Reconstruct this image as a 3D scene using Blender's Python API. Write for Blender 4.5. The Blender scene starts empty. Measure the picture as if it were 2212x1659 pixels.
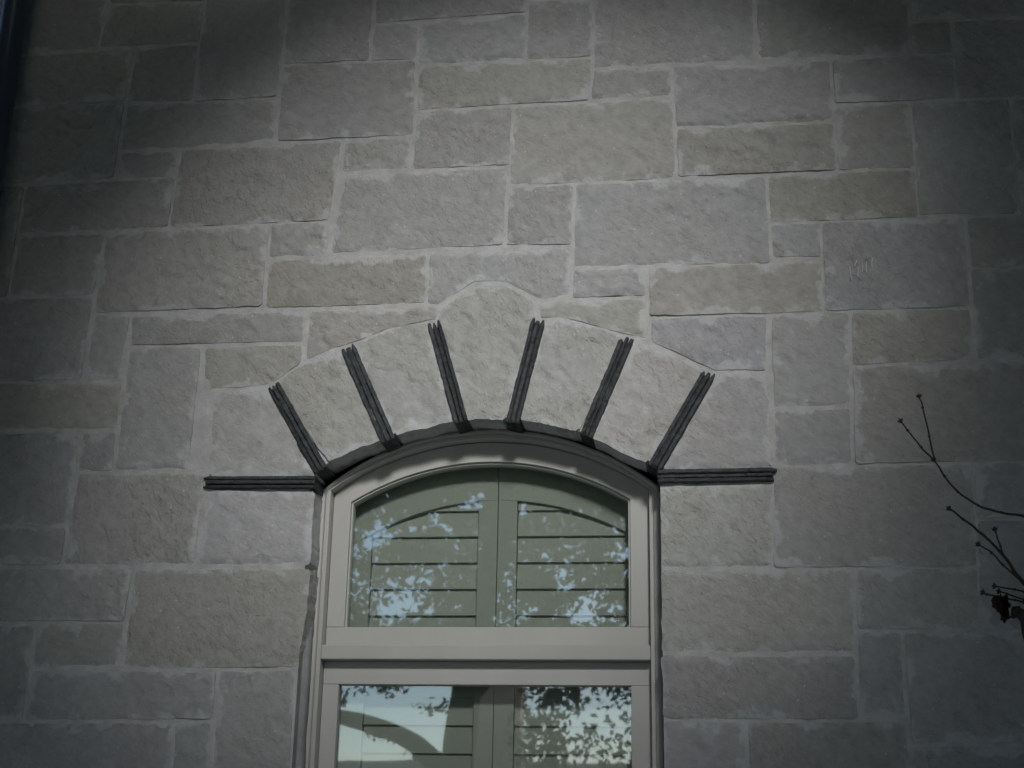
import bpy, math, random
import numpy as np
from mathutils import Vector, Matrix, noise
from mathutils.geometry import delaunay_2d_cdt

random.seed(11)
rng = np.random.default_rng(5)
scene = bpy.context.scene
col = scene.collection
R = math.radians

# ------------------------------------------------------------------ camera
cam_data = bpy.data.cameras.new("camera")
cam = bpy.data.objects.new("camera", cam_data)
col.objects.link(cam)
cam_data.sensor_width = 36.0
cam_data.lens = 3050.0 / 2212.0 * 36.0
cam_data.clip_start = 0.05
cam_data.clip_end = 1000.0
_r = Vector((0.99234175, 0.12202341, 0.01918703))       # camera right in the world
_d = Vector((-0.02076895, 0.31794654, -0.94788114))     # camera down
_f = Vector((-0.12176414, 0.94022353, 0.31804593))      # viewing direction
cam.matrix_world = Matrix((
    (_r.x, -_d.x, -_f.x, 0.0),
    (_r.y, -_d.y, -_f.y, -4.25),
    (_r.z, -_d.z, -_f.z, 1.6),
    (0, 0, 0, 1)))
scene.camera = cam

# ------------------------------------------------------------------ light
SUN_TO = Vector((0.20, -0.87, 0.43)).normalized()       # from the wall towards the sun
world = bpy.data.worlds.new("World")
scene.world = world
world.use_nodes = True
wn = world.node_tree.nodes
wl = world.node_tree.links
bg = wn["Background"]
sky = wn.new("ShaderNodeTexSky")
sky.sky_type = 'NISHITA'
sky.sun_disc = False
sky.sun_elevation = math.asin(SUN_TO.z)
sky.sun_rotation = math.atan2(SUN_TO.x, SUN_TO.y)
sky.air_density = 1.0
sky.dust_density = 0.3
sky.ozone_density = 3.0
wl.new(sky.outputs[0], bg.inputs[0])
bg.inputs[1].default_value = 0.05
sun_data = bpy.data.lights.new("sun", 'SUN')
sun_data.energy = 1.5
sun_data.angle = R(13)
sun_data.color = (1.0, 0.995, 0.985)
sun = bpy.data.objects.new("sun", sun_data)
col.objects.link(sun)
sun.location = (3, -10, 12)
sun.rotation_euler = SUN_TO.to_track_quat('Z', 'Y').to_euler()

vs = scene.view_settings
vs.view_transform = 'Standard'
vs.look = 'None'
vs.gamma = 1.0
vs.use_curve_mapping = False
vs.exposure = 2.12
scene.render.engine = 'CYCLES'
scene.cycles.max_bounces = 4
scene.cycles.diffuse_bounces = 2
scene.cycles.glossy_bounces = 3
scene.cycles.transparent_max_bounces = 12

# ------------------------------------------------------------------ traced layout, metres on the wall: x, z
STONES = [
    ('m', 0, 0, [(-2.4057, 4.7013), (-2.0782, 4.6798), (-2.0778, 4.5525), (-2.0841, 4.545), (-2.0888, 4.3581), (-2.4108, 4.3434)]),
    ('m', 0, 0, [(-2.0711, 4.5402), (-1.699, 4.5308), (-1.7075, 4.3593), (-2.0888, 4.3581)]),
    ('g', 0, 0, [(-2.0805, 4.7), (-1.6945, 4.6744), (-1.699, 4.5308), (-2.0711, 4.5402)]),
    ('g', 0, 0, [(-1.6998, 4.6549), (-1.3915, 4.6346), (-1.4018, 4.1191), (-1.7121, 4.1146)]),
    ('t', 0, 0, [(-2.4639, 4.3406), (-1.9474, 4.3462), (-1.9604, 4.1329), (-2.4861, 4.1238)]),
    ('m', 1, 0, [(-1.9474, 4.3462), (-1.7106, 4.3556), (-1.7105, 4.1164), (-1.9553, 4.1177)]),
    ('m', 0, 0, [(-2.4861, 4.1238), (-1.9604, 4.1329), (-1.9688, 3.8271), (-2.494, 3.8204)]),
    ('m', 1, 0, [(-1.9553, 4.1177), (-1.4035, 4.1192), (-1.3952, 3.9402), (-1.9597, 3.9262)]),
    ('m', 0, 0, [(-1.9547, 3.9278), (-1.7397, 3.9271), (-1.743, 3.8229), (-1.9652, 3.8252)]),
    ('k', 0, 0, [(-1.7399, 3.9289), (-1.1581, 3.9399), (-1.1851, 3.6336), (-1.7518, 3.6273)]),
    ('t', 0, 0, [(-2.4935, 3.8168), (-2.2948, 3.8157), (-2.2999, 3.3851), (-2.4793, 3.3819)]),
    ('g', 1, 0, [(-2.293, 3.8156), (-1.743, 3.8229), (-1.7516, 3.6255), (-2.3007, 3.6213)]),
    ('m', 0, 0, [(-2.297, 3.6194), (-1.977, 3.6199), (-1.9897, 3.3876), (-2.2966, 3.385)]),
    ('k', 0, 0, [(-1.9754, 3.6199), (-1.3917, 3.6311), (-1.394, 3.326), (-1.9831, 3.3181)]),
    ('m', 1, 0, [(-1.3917, 3.6311), (-1.1835, 3.6335), (-1.1806, 3.5087), (-1.3866, 3.5005)]),
    ('g', 0, 0, [(-1.1535, 3.8064), (-0.5779, 3.8094), (-0.586, 3.5215), (-1.176, 3.5119)]),
    ('m', 1, 0, [(-1.1514, 3.9378), (-0.9061, 3.9423), (-0.9088, 3.8152), (-1.1537, 3.81)]),
    ('g', 0, 0, [(-1.3912, 4.2486), (-0.9104, 4.2425), (-0.9079, 3.946), (-1.3937, 3.9419)]),
    ('g', 0, 0, [(-1.3881, 4.6344), (-1.0748, 4.6138), (-1.0795, 4.2482), (-1.391, 4.2468)]),
    ('g', 0, 0, [(-1.0705, 4.3962), (-0.9101, 4.396), (-0.9088, 4.2443), (-1.0761, 4.2462)]),
    ('m', 0, 0, [(-1.0766, 4.6139), (-0.5223, 4.5774), (-0.5245, 4.4085), (-1.0689, 4.398)]),
    ('g', 1, 0, [(-0.9102, 4.3979), (-0.5245, 4.4066), (-0.5264, 4.2193), (-0.9044, 4.2163)]),
    ('g', 0, 0, [(-0.5205, 4.461), (-0.289, 4.4503), (-0.2952, 4.2192), (-0.5247, 4.2192)]),
    ('m', 0, 0, [(-0.5212, 4.6158), (-0.2858, 4.6039), (-0.289, 4.4503), (-0.5205, 4.461)]),
    ('k', 0, 0, [(-0.9043, 4.2144), (-0.2936, 4.2173), (-0.3029, 4.0482), (-0.9053, 4.041)]),
    ('m', 0, 0, [(-0.9036, 4.0391), (-0.5666, 4.0402), (-0.5733, 3.8144), (-0.9071, 3.8133)]),
    ('g', 1, 0, [(-0.2858, 4.5618), (0.257, 4.5261), (0.2634, 4.1718), (-0.2919, 4.17)]),
    ('g', 1, 0, [(-0.2919, 4.17), (-0.0218, 4.1678), (-0.0238, 4.0464), (-0.3013, 4.0482)]),
    ('k', 0, 0, [(-0.5634, 4.04), (-0.0207, 4.0462), (-0.0152, 3.7421), (-0.5765, 3.7384)]),
    ('m', 1, 0, [(-0.0202, 4.1677), (0.5074, 4.1618), (0.5058, 3.9272), (-0.015, 3.9299)]),
    ('t', 0, 0, [(-0.0134, 3.9298), (0.5057, 3.9255), (0.5083, 3.7483), (-0.0136, 3.7454)]),
    ('g', 2, 0, [(0.2649, 4.5256), (0.7816, 4.4916), (0.7673, 4.1704), (0.2666, 4.1734)]),
    ('m', 0, 0, [(0.7847, 4.4914), (1.2949, 4.4578), (1.2775, 4.2861), (0.7757, 4.2931)]),
    ('g', 0, 0, [(0.7756, 4.2913), (0.9088, 4.2905), (0.9083, 4.1677), (0.7687, 4.1685)]),
    ('g', 0, 0, [(0.9103, 4.2904), (1.2775, 4.2861), (1.2619, 3.9888), (0.9079, 3.9916)]),
    ('g', 0, 0, [(0.5089, 4.1618), (0.9096, 4.1659), (0.9081, 3.995), (0.5092, 3.9929)]),
    ('m', 0, 0, [(0.5091, 3.9911), (0.7564, 3.989), (0.7574, 3.7475), (0.5083, 3.7483)]),
    ('g', 0, 0, [(0.7578, 3.9889), (1.0738, 3.9883), (1.0634, 3.5703), (0.7528, 3.5791)]),
    ('g', 0, 0, [(1.0753, 3.9882), (1.2619, 3.9888), (1.2332, 3.5702), (1.0634, 3.5703)]),
    ('t', 0, 0, [(0.2813, 3.743), (0.7586, 3.7441), (0.7551, 3.5709), (0.2806, 3.5677)]),
    ('g', 0, 0, [(0.2835, 3.5659), (0.4474, 3.5679), (0.4441, 3.4426), (0.2848, 3.4465)]),
    ('g', 0, 0, [(0.4489, 3.5679), (0.8973, 3.5654), (0.8908, 3.2572), (0.442, 3.2563)]),
    ('t', 0, 0, [(0.9001, 3.5653), (1.2329, 3.567), (1.2287, 3.392), (0.8988, 3.3904)]),
    ('g', 0, 0, [(0.8987, 3.3889), (1.2286, 3.3904), (1.2097, 3.079), (0.8918, 3.0822)]),
    ('t', 0, 0, [(0.5223, 3.2555), (0.8922, 3.2572), (0.8918, 3.0822), (0.5178, 3.0728)]),
    ('g', 1, 0, [(0.2714, 3.2501), (0.5209, 3.2555), (0.506, 2.9383), (0.2706, 2.9339)]),
    ('m', 0, 0, [(0.2706, 2.9339), (0.506, 2.9383), (0.5013, 2.7549), (0.2649, 2.7539)]),
    ('k', 0, 0, [(0.5163, 3.0713), (1.2096, 3.0775), (1.1894, 2.7594), (0.5039, 2.7534)]),
    ('m', 0, 0, [(0.262, 2.751), (0.858, 2.7556), (0.845, 2.4366), (0.247, 2.4354)]),
    ('g', 0, 0, [(0.8594, 2.7556), (1.1893, 2.758), (1.1774, 2.5841), (0.8503, 2.5801)]),
    ('m', 0, 0, [(0.8516, 2.5801), (1.1772, 2.5827), (1.1611, 2.252), (0.8335, 2.2505)]),
    ('l', 1, 1, [(-0.0862, 2.6968), (0.2573, 2.6998), (0.2484, 2.4368), (-0.0857, 2.4342)]),
    ('l', 1, 1, [(-0.0885, 2.4342), (0.4845, 2.4343), (0.4768, 2.1802), (-0.0879, 2.1829)]),
    ('g', 0, 0, [(0.4873, 2.4356), (0.8477, 2.4366), (0.8363, 2.2531), (0.4835, 2.2516)]),
    ('m', 0, 1, [(-0.092, 2.1801), (0.4781, 2.1789), (0.4753, 1.9941), (-0.0879, 1.9922)]),
    ('g', 1, 0, [(0.4848, 2.2503), (0.6131, 2.2477), (0.6078, 1.9951), (0.4766, 1.9928)]),
    ('m', 0, 0, [(0.6144, 2.2477), (1.1611, 2.252), (1.1393, 1.9346), (0.6175, 1.9294)]),
    ('g', 0, 1, [(-0.0866, 1.9909), (0.1528, 1.9901), (0.1546, 1.7289), (-0.0865, 1.7251)]),
    ('t', 0, 0, [(0.1554, 1.9888), (0.6116, 1.9939), (0.6118, 1.7361), (0.1572, 1.729)]),
    ('m', 0, 0, [(0.6186, 1.9269), (1.1391, 1.9321), (1.1186, 1.744), (0.6131, 1.7361)]),
    ('m', 0, 0, [(-0.3519, 3.7393), (0.2782, 3.7414), (0.2826, 3.4271), (-0.3595, 3.4324)]),
    ('m', 0, 0, [(-0.5764, 3.7349), (-0.3535, 3.7376), (-0.3584, 3.515), (-0.5814, 3.5196)]),
    ('g', 0, 0, [(-0.8375, 3.5018), (-0.3599, 3.5084), (-0.3634, 3.3264), (-0.4738, 3.3233), (-0.5771, 3.3902), (-0.6786, 3.3934), (-0.798, 3.3166), (-0.8398, 3.3195)]),
    ('m', 0, 0, [(-0.3579, 3.429), (-0.1165, 3.4292), (-0.1176, 3.3254), (-0.3604, 3.3263)]),
    ('t', 0, 0, [(-0.112, 3.429), (0.4436, 3.433), (0.4419, 3.2531), (-0.114, 3.2532)]),
    ('t', 0, 0, [(-0.4722, 3.3183), (-0.1177, 3.3222), (-0.1178, 3.1788), (-0.2033, 3.1984), (-0.2776, 3.2227), (-0.3299, 3.2417), (-0.4126, 3.2585), (-0.4654, 3.2567)]),
    ('g', 0, 0, [(-0.1081, 3.2514), (0.2655, 3.2487), (0.2555, 3.0606), (0.0946, 3.0643), (-0.1091, 3.1675)]),
    ('T', 0, 0, [(-1.3864, 3.4971), (-0.8437, 3.5004), (-0.8414, 3.3212), (-1.3889, 3.3209)]),
    ('t', 0, 0, [(-1.236, 3.3098), (-0.8009, 3.3118), (-0.7976, 3.2629), (-0.8313, 3.2589), (-0.891, 3.2492), (-0.9643, 3.2301), (-1.0478, 3.1983), (-1.1501, 3.167), (-1.235, 3.132)]),
    ('l', 1, 1, [(-1.5261, 2.7008), (-1.1694, 2.6965), (-1.1712, 2.4496), (-1.5398, 2.4515)]),
    ('g', 0, 0, [(-1.9747, 3.3161), (-1.8512, 3.3076), (-1.868, 3.0803), (-1.9954, 3.0815)]),
    ('m', 0, 0, [(-2.4963, 3.3824), (-1.9909, 3.3842), (-1.997, 3.0815), (-2.4834, 3.0825)]),
    ('g', 0, 0, [(-1.8495, 3.3075), (-1.2454, 3.3101), (-1.2441, 3.197), (-1.8409, 3.1992)]),
    ('t', 0, 0, [(-1.5829, 3.1861), (-1.2454, 3.1937), (-1.2466, 3.1194), (-1.287, 3.0946), (-1.3388, 3.0573), (-1.3848, 3.0455), (-1.5754, 3.0352)]),
    ('m', 1, 0, [(-1.842, 3.1943), (-1.5896, 3.1895), (-1.5965, 2.7601), (-1.8481, 2.7635)]),
    ('t', 1, 0, [(-2.4829, 3.0791), (-1.8546, 3.0751), (-1.8548, 2.9066), (-2.481, 2.9095)]),
    ('g', 0, 0, [(-1.9751, 2.9008), (-1.856, 2.9035), (-1.85, 2.7667), (-1.9728, 2.7652)]),
    ('g', 0, 0, [(-2.4802, 2.9047), (-1.9765, 2.8992), (-1.9834, 2.5835), (-2.4536, 2.5829)]),
    ('k', 1, 0, [(-1.9695, 2.7636), (-1.5376, 2.7593), (-1.5475, 2.453), (-1.9873, 2.4538)]),
    ('m', 0, 0, [(-2.4533, 2.5814), (-1.9849, 2.5835), (-1.9892, 2.4568), (-2.4497, 2.4591)]),
    ('m', 0, 0, [(-2.4488, 2.4531), (-1.7493, 2.4466), (-1.758, 2.2766), (-2.4359, 2.2752)]),
    ('t', 0, 1, [(-1.7479, 2.4481), (-1.1651, 2.4467), (-1.1774, 2.2338), (-1.1925, 2.1353), (-1.7552, 2.1304)]),
    ('t', 1, 0, [(-2.0456, 2.2723), (-1.7577, 2.2737), (-1.76, 2.1332), (-2.0436, 2.1307)]),
    ('m', 0, 0, [(-2.4354, 2.2723), (-2.0472, 2.2723), (-2.0523, 1.9709), (-2.4318, 1.965)]),
    ('g', 0, 0, [(-2.0447, 2.1278), (-1.4432, 2.1273), (-1.4446, 1.9786), (-2.0495, 1.9723)]),
    ('m', 0, 1, [(-1.4403, 2.1273), (-1.1995, 2.1311), (-1.1882, 1.7079), (-1.4329, 1.704)]),
    ('m', 0, 0, [(-2.4315, 1.9636), (-1.5696, 1.9721), (-1.5573, 1.7021), (-2.4313, 1.6884)]),
    ('g', 0, 0, [(-1.5667, 1.9721), (-1.4472, 1.9745), (-1.4358, 1.704), (-1.5544, 1.7021)]),
]
VOUSSOIRS = [
    [(-1.5305, 3.0262), (-1.3533, 3.0416), (-1.3328, 3.0189), (-1.1699, 2.7513), (-1.1721, 2.7376), (-1.5268, 2.7422)],
    [(-1.316, 3.044), (-1.2868, 3.0914), (-1.2312, 3.1222), (-1.1157, 3.1645), (-1.0955, 3.1366), (-0.9496, 2.8614), (-1.0284, 2.8381), (-1.1107, 2.7963), (-1.1355, 2.7814)],
    [(-1.0657, 3.1568), (-1.0579, 3.184), (-0.9611, 3.2284), (-0.8848, 3.2491), (-0.8325, 3.2525), (-0.7236, 2.9176), (-0.7875, 2.9025), (-0.8619, 2.8861), (-0.9257, 2.8672)],
    [(-0.7941, 3.253), (-0.7927, 3.3002), (-0.6752, 3.3801), (-0.5799, 3.3771), (-0.4813, 3.3137), (-0.4848, 3.2444), (-0.5688, 2.9178), (-0.6625, 2.9196), (-0.6938, 2.9186)],
    [(-0.4425, 3.2336), (-0.4336, 3.2526), (-0.3299, 3.2385), (-0.2627, 3.2175), (-0.2063, 3.1953), (-0.2005, 3.173), (-0.3359, 2.8724), (-0.4312, 2.8969), (-0.5258, 2.9124)],
    [(-0.1593, 3.1531), (-0.1533, 3.1671), (-0.1033, 3.1548), (0.0583, 3.0605), (0.0594, 3.0466), (-0.1196, 2.7653), (-0.1753, 2.7899), (-0.2472, 2.8293), (-0.2951, 2.852)],
    [(0.0983, 3.0411), (0.1103, 3.0578), (0.2523, 3.0514), (0.2563, 2.7467), (-0.077, 2.7454)],
]
SLATES = [  # outer end, inner end, width
    ((-1.5312, 2.7223), (-1.1738, 2.7178), 0.0386),
    ((-1.3314, 3.0412), (-1.1567, 2.7572), 0.0428),
    ((-1.0894, 3.1655), (-0.9431, 2.8521), 0.0455),
    ((-0.8075, 3.2405), (-0.7084, 2.9081), 0.0428),
    ((-0.4682, 3.244), (-0.5449, 2.9051), 0.0428),
    ((-0.1843, 3.1726), (-0.3111, 2.8568), 0.0428),
    ((0.0725, 3.0509), (-0.0997, 2.7516), 0.0428),
    ((0.2638, 2.7246), (-0.0901, 2.7234), 0.0400),
]
TWIGS = {
    'up1': [(0.7799, 2.3799), (0.7303, 2.3898), (0.6784, 2.4074), (0.6341, 2.4412), (0.6072, 2.4792), (0.5859, 2.5179)],
    'up1a': [(0.5859, 2.5179), (0.5785, 2.5791), (0.5685, 2.6516), (0.5627, 2.6776)],
    'up1b': [(0.5859, 2.5179), (0.5582, 2.552), (0.5295, 2.5947), (0.5158, 2.6163)],
    'lo': [(0.79, 2.1794), (0.7652, 2.2212), (0.7442, 2.2515), (0.7265, 2.2853), (0.6846, 2.3359), (0.6407, 2.3751), (0.613, 2.3988)],
    'loa': [(0.7265, 2.2853), (0.7203, 2.3093), (0.7119, 2.3468)],
    'lob': [(0.7568, 2.2309), (0.7223, 2.2652), (0.6986, 2.2942), (0.6724, 2.3129)],
    't1': [(0.7865, 2.1965), (0.7635, 2.2025), (0.7434, 2.2084), (0.7018, 2.2155)],
    't2': [(0.7845, 2.1752), (0.7617, 2.1838), (0.725, 2.1977), (0.7103, 2.2026)],
    't3': [(0.7839, 2.1688), (0.7611, 2.1767), (0.7416, 2.1838), (0.7253, 2.186), (0.7038, 2.1914), (0.6809, 2.1968), (0.6743, 2.2)],
    'stub': [(0.7359, 2.1593), (0.7469, 2.1561), (0.7617, 2.1391), (0.7654, 2.1138), (0.7749, 2.074), (0.7931, 2.0016), (0.81, 1.8699)],
    'podstem': [(0.7512, 2.1476), (0.7357, 2.1455), (0.7169, 2.1413)],
}
CHALK = [[(0.5276, 3.4028), (0.528, 3.3836), (0.5295, 3.358)], [(0.5506, 3.4245), (0.5441, 3.4119), (0.5436, 3.4039)], [(0.5536, 3.4019), (0.5527, 3.386), (0.5503, 3.3701)], [(0.565, 3.424), (0.5666, 3.4015), (0.5655, 3.384)], [(0.5806, 3.4187), (0.5779, 3.3979), (0.5796, 3.3787)], [(0.5987, 3.4325), (0.5961, 3.4133), (0.5968, 3.4005)]]

# ------------------------------------------------------------------ helpers
def tag(o, label=None, cat=None, group=None, kind=None):
    if label: o["label"] = label
    if cat: o["category"] = cat
    if group: o["group"] = group
    if kind: o["kind"] = kind
    return o

def thing(name, label, cat, loc=(0, 0, 0), group=None):
    o = bpy.data.objects.new(name, None)
    o.empty_display_size = 0.1
    o.location = loc
    col.objects.link(o)
    return tag(o, label, cat, group)

def link(name, me, mat=None, parent=None, loc=(0, 0, 0)):
    """One mesh object; loc is in world space."""
    o = bpy.data.objects.new(name, me)
    if mat and not me.materials:
        me.materials.append(mat)
    col.objects.link(o)
    w = Vector(loc)
    if parent:
        o.parent = parent
        base = Vector((0, 0, 0))
        p = parent
        while p:
            base += p.location
            p = p.parent
        o.location = w - base
    else:
        o.location = w
    return o

def mesh(name, v, f, smooth=False):
    me = bpy.data.meshes.new(name)
    me.from_pydata([tuple(p) for p in v], [], [tuple(q) for q in f])
    if smooth:
        me.polygons.foreach_set("use_smooth", [True] * len(me.polygons))
    me.update()
    return me

class MB:
    """Collects verts and faces of one mesh."""
    def __init__(s): s.v = []; s.f = []
    def box(s, x0, x1, y0, y1, z0, z1):
        n = len(s.v)
        s.v += [(x0, y0, z0), (x1, y0, z0), (x1, y1, z0), (x0, y1, z0), (x0, y0, z1), (x1, y0, z1), (x1, y1, z1), (x0, y1, z1)]
        s.f += [tuple(n + i for i in q) for q in ((0, 3, 2, 1), (4, 5, 6, 7), (0, 1, 5, 4), (1, 2, 6, 5), (2, 3, 7, 6), (3, 0, 4, 7))]
        return s
    def band(s, outer, inner, y0, y1, closed=False):
        """A frame between two curves of equal length, front at y0, back at y1."""
        n = len(s.v); k = len(outer)
        for (a, b), (c, d) in zip(outer, inner):
            s.v += [(a, y0, b), (c, y0, d), (c, y1, d), (a, y1, b)]
        for i in range(k if closed else k - 1):
            j = (i + 1) % k
            for q in range(4):
                r = (q + 1) % 4
                s.f.append((n + 4 * i + q, n + 4 * i + r, n + 4 * j + r, n + 4 * j + q))
        if not closed:
            s.f.append((n + 3, n + 2, n + 1, n)); e = n + 4 * (k - 1)
            s.f.append((e, e + 1, e + 2, e + 3))
        return s
    def tube(s, pts, rad, seg=7, cap=True):
        n0 = len(s.v)
        pts = [Vector(p) for p in pts]
        if not hasattr(rad, '__len__'): rad = [rad] * len(pts)
        up = Vector((0.31, 0.17, 0.93))
        for i, p in enumerate(pts):
            t = (pts[min(i + 1, len(pts) - 1)] - pts[max(i - 1, 0)]).normalized()
            a = t.cross(up).normalized(); b = t.cross(a)
            for k in range(seg):
                th = 2 * math.pi * k / seg
                s.v.append(tuple(p + (a * math.cos(th) + b * math.sin(th)) * rad[i]))
        for i in range(len(pts) - 1):
            for k in range(seg):
                j = (k + 1) % seg
                s.f.append((n0 + i * seg + k, n0 + i * seg + j, n0 + (i + 1) * seg + j, n0 + (i + 1) * seg + k))
        if cap:
            s.f.append(tuple(n0 + k for k in range(seg))[::-1])
            e = n0 + (len(pts) - 1) * seg
            s.f.append(tuple(e + k for k in range(seg)))
        return s
    def blob(s, c, r, seed=0, sub=6):
        n0 = len(s.v); c = Vector(c)
        if not hasattr(r, '__len__'): r = (r, r, r)
        for i in range(sub + 1):
            ph = math.pi * i / sub
            for k in range(sub + 2):
                th = 2 * math.pi * k / (sub + 2)
                d = Vector((math.sin(ph) * math.cos(th), math.sin(ph) * math.sin(th), math.cos(ph)))
                q = 1 + 0.35 * noise.noise(d * 1.7 + Vector((seed * 3.1, 0, 0)))
                s.v.append((c.x + d.x * r[0] * q, c.y + d.y * r[1] * q, c.z + d.z * r[2] * q))
        m = sub + 2
        for i in range(sub):
            for k in range(m):
                j = (k + 1) % m
                s.f.append((n0 + i * m + k, n0 + (i + 1) * m + k, n0 + (i + 1) * m + j, n0 + i * m + j))
        return s
    def build(s, name, mat, parent=None, org=None, bevel=0, smooth=False):
        o_ = Vector(org) if org is not None else Vector(s.v[0])
        me = mesh(name, [(a - o_.x, b - o_.y, c - o_.z) for a, b, c in s.v], s.f, smooth)
        ob = link(name, me, mat, parent, o_)
        if bevel:
            m = ob.modifiers.new("bevel", 'BEVEL'); m.width = bevel; m.segments = 2; m.limit_method = 'ANGLE'
        return ob

# ------------------------------------------------------------------ materials
def new_mat(name):
    m = bpy.data.materials.new(name); m.use_nodes = True
    nt = m.node_tree
    return m, nt, nt.nodes["Principled BSDF"]

def nd(nt, kind, **kw):
    n = nt.nodes.new(kind)
    for k, v in kw.items():
        if k.startswith('i_'):
            key = k[2:]
            n.inputs[int(key) if key.isdigit() else key].default_value = v
        else:
            setattr(n, k, v)
    return n

def ramp(nt, src, stops):
    r = nt.nodes.new("ShaderNodeValToRGB")
    e = r.color_ramp.elements
    while len(e) < len(stops): e.new(0.5)
    for i, (p, c) in enumerate(stops):
        e[i].position = p
        e[i].color = (c, c, c, 1) if not hasattr(c, '__len__') else (*c, 1)
    nt.links.new(src, r.inputs[0])
    return r.outputs[0]

def mix(nt, fac, a, b, mode='MIX'):
    m = nt.nodes.new("ShaderNodeMix"); m.data_type = 'RGBA'; m.blend_type = mode; m.clamp_factor = True
    for sock, val in ((m.inputs[0], fac), (m.inputs[6], a), (m.inputs[7], b)):
        if isinstance(val, (int, float)): sock.default_value = val
        elif isinstance(val, tuple): sock.default_value = (*val, 1)
        else: nt.links.new(val, sock)
    return m.outputs[2]

def math_(nt, op, a, b=0.0):
    m = nt.nodes.new("ShaderNodeMath"); m.operation = op
    for sock, val in ((m.inputs[0], a), (m.inputs[1], b)):
        if isinstance(val, (int, float)): sock.default_value = val
        else: nt.links.new(val, sock)
    return m.outputs[0]

def obj_coord(nt, rot=0.0, scale=(1, 1, 1)):
    tc = nd(nt, "ShaderNodeTexCoord"); oi = nd(nt, "ShaderNodeObjectInfo")
    off = math_(nt, 'MULTIPLY', oi.outputs["Random"], 37.0)
    cmb = nd(nt, "ShaderNodeCombineXYZ")
    for i in range(3): nt.links.new(off, cmb.inputs[i])
    add = nd(nt, "ShaderNodeVectorMath", operation='ADD')
    mp = nd(nt, "ShaderNodeMapping")
    mp.inputs["Scale"].default_value = scale
    ro = nd(nt, "ShaderNodeMapping")
    if rot:
        cr = nd(nt, "ShaderNodeCombineXYZ")
        nt.links.new(math_(nt, 'MULTIPLY', math_(nt, 'ADD', oi.outputs["Random"], 0.35), rot), cr.inputs[1])
        nt.links.new(cr.outputs[0], ro.inputs["Rotation"])
    nt.links.new(tc.outputs["Object"], ro.inputs[0]); nt.links.new(ro.outputs[0], mp.inputs[0])
    nt.links.new(mp.outputs[0], add.inputs[0]); nt.links.new(cmb.outputs[0], add.inputs[1])
    return add.outputs[0], oi

def tex(nt, vec, scale, detail=4, rough=0.55):
    n = nd(nt, "ShaderNodeTexNoise"); n.inputs["Scale"].default_value = scale
    n.inputs["Detail"].default_value = detail; n.inputs["Roughness"].default_value = rough
    nt.links.new(vec, n.inputs["Vector"])
    return n.outputs["Fac"]

def stone_material():
    m, nt, b = new_mat("limestone")
    vec, oi = obj_coord(nt)
    vech, _ = obj_coord(nt, R(-52), (1.0, 1.0, 1.4))
    base = oi.outputs["Color"]
    big = tex(nt, vec, 5, 2); mid = tex(nt, vec, 26, 3, 0.65); fine = tex(nt, vech, 38, 4, 0.66)
    dash = ramp(nt, tex(nt, vech, 52, 2, 0.5), [(0.55, 1.0), (0.61, 0.0)])
    c = mix(nt, ramp(nt, big, [(0.38, 0.0), (0.76, 0.30)]), base, (0.42, 0.395, 0.345))         # ochre bloom
    c = mix(nt, 1.0, c, ramp(nt, mid, [(0.25, 0.88), (0.75, 1.10)]), 'MULTIPLY')
    c = mix(nt, 1.0, c, ramp(nt, fine, [(0.28, 0.90), (0.70, 1.07)]), 'MULTIPLY')
    # rusty brown flecks
    rust = tex(nt, vech, 14, 3, 0.75)
    c = mix(nt, ramp(nt, rust, [(0.62, 0.0), (0.76, 0.38)]), c, (0.29, 0.245, 0.19))
    # pale mortar smeared on to the rim of the stone
    at = nd(nt, "ShaderNodeAttribute", attribute_name="edge")
    sm = tex(nt, vec, 9, 3, 0.7)
    reach = math_(nt, 'MULTIPLY', math_(nt, 'SUBTRACT', sm, 0.445), 0.19)
    near = math_(nt, 'SUBTRACT', reach, at.outputs["Fac"])
    k = math_(nt, 'MULTIPLY', near, 60.0)
    kk = nd(nt, "ShaderNodeClamp"); nt.links.new(k, kk.inputs[0])
    c = mix(nt, math_(nt, 'MULTIPLY', kk.outputs[0], 0.65), c, (0.56, 0.57, 0.58))
    # white crystals and dark pits
    vo = nd(nt, "ShaderNodeTexVoronoi"); vo.inputs["Scale"].default_value = 21
    nt.links.new(vec, vo.inputs["Vector"])
    c = mix(nt, ramp(nt, vo.outputs["Distance"], [(0.05, 0.6), (0.085, 0.0)]), c, (0.66, 0.65, 0.62))
    vo2 = nd(nt, "ShaderNodeTexVoronoi"); vo2.inputs["Scale"].default_value = 15
    nt.links.new(vech, vo2.inputs["Vector"])
    pit = ramp(nt, vo2.outputs["Distance"], [(0.045, 1.0), (0.07, 0.0)])
    c = mix(nt, math_(nt, 'MULTIPLY', pit, 0.35), c, (0.13, 0.115, 0.095))
    nt.links.new(c, b.inputs["Base Color"])
    b.inputs["Roughness"].default_value = 0.92
    b.inputs["Specular IOR Level"].default_value = 0.2
    h = math_(nt, 'MULTIPLY', math_(nt, 'ADD', math_(nt, 'MULTIPLY', fine, 0.8), math_(nt, 'MULTIPLY', dash, 0.22)), math_(nt, 'MULTIPLY', ramp(nt, big, [(0.34, 0.45), (0.62, 1.1)]), math_(nt, 'ADD', math_(nt, 'MULTIPLY', oi.outputs["Random"], 0.8), 0.55)))
    bp = nd(nt, "ShaderNodeBump"); bp.inputs["Strength"].default_value = 0.85; bp.inputs["Distance"].default_value = 0.008
    nt.links.new(h, bp.inputs["Height"]); nt.links.new(bp.outputs[0], b.inputs["Normal"])
    return m

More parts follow.
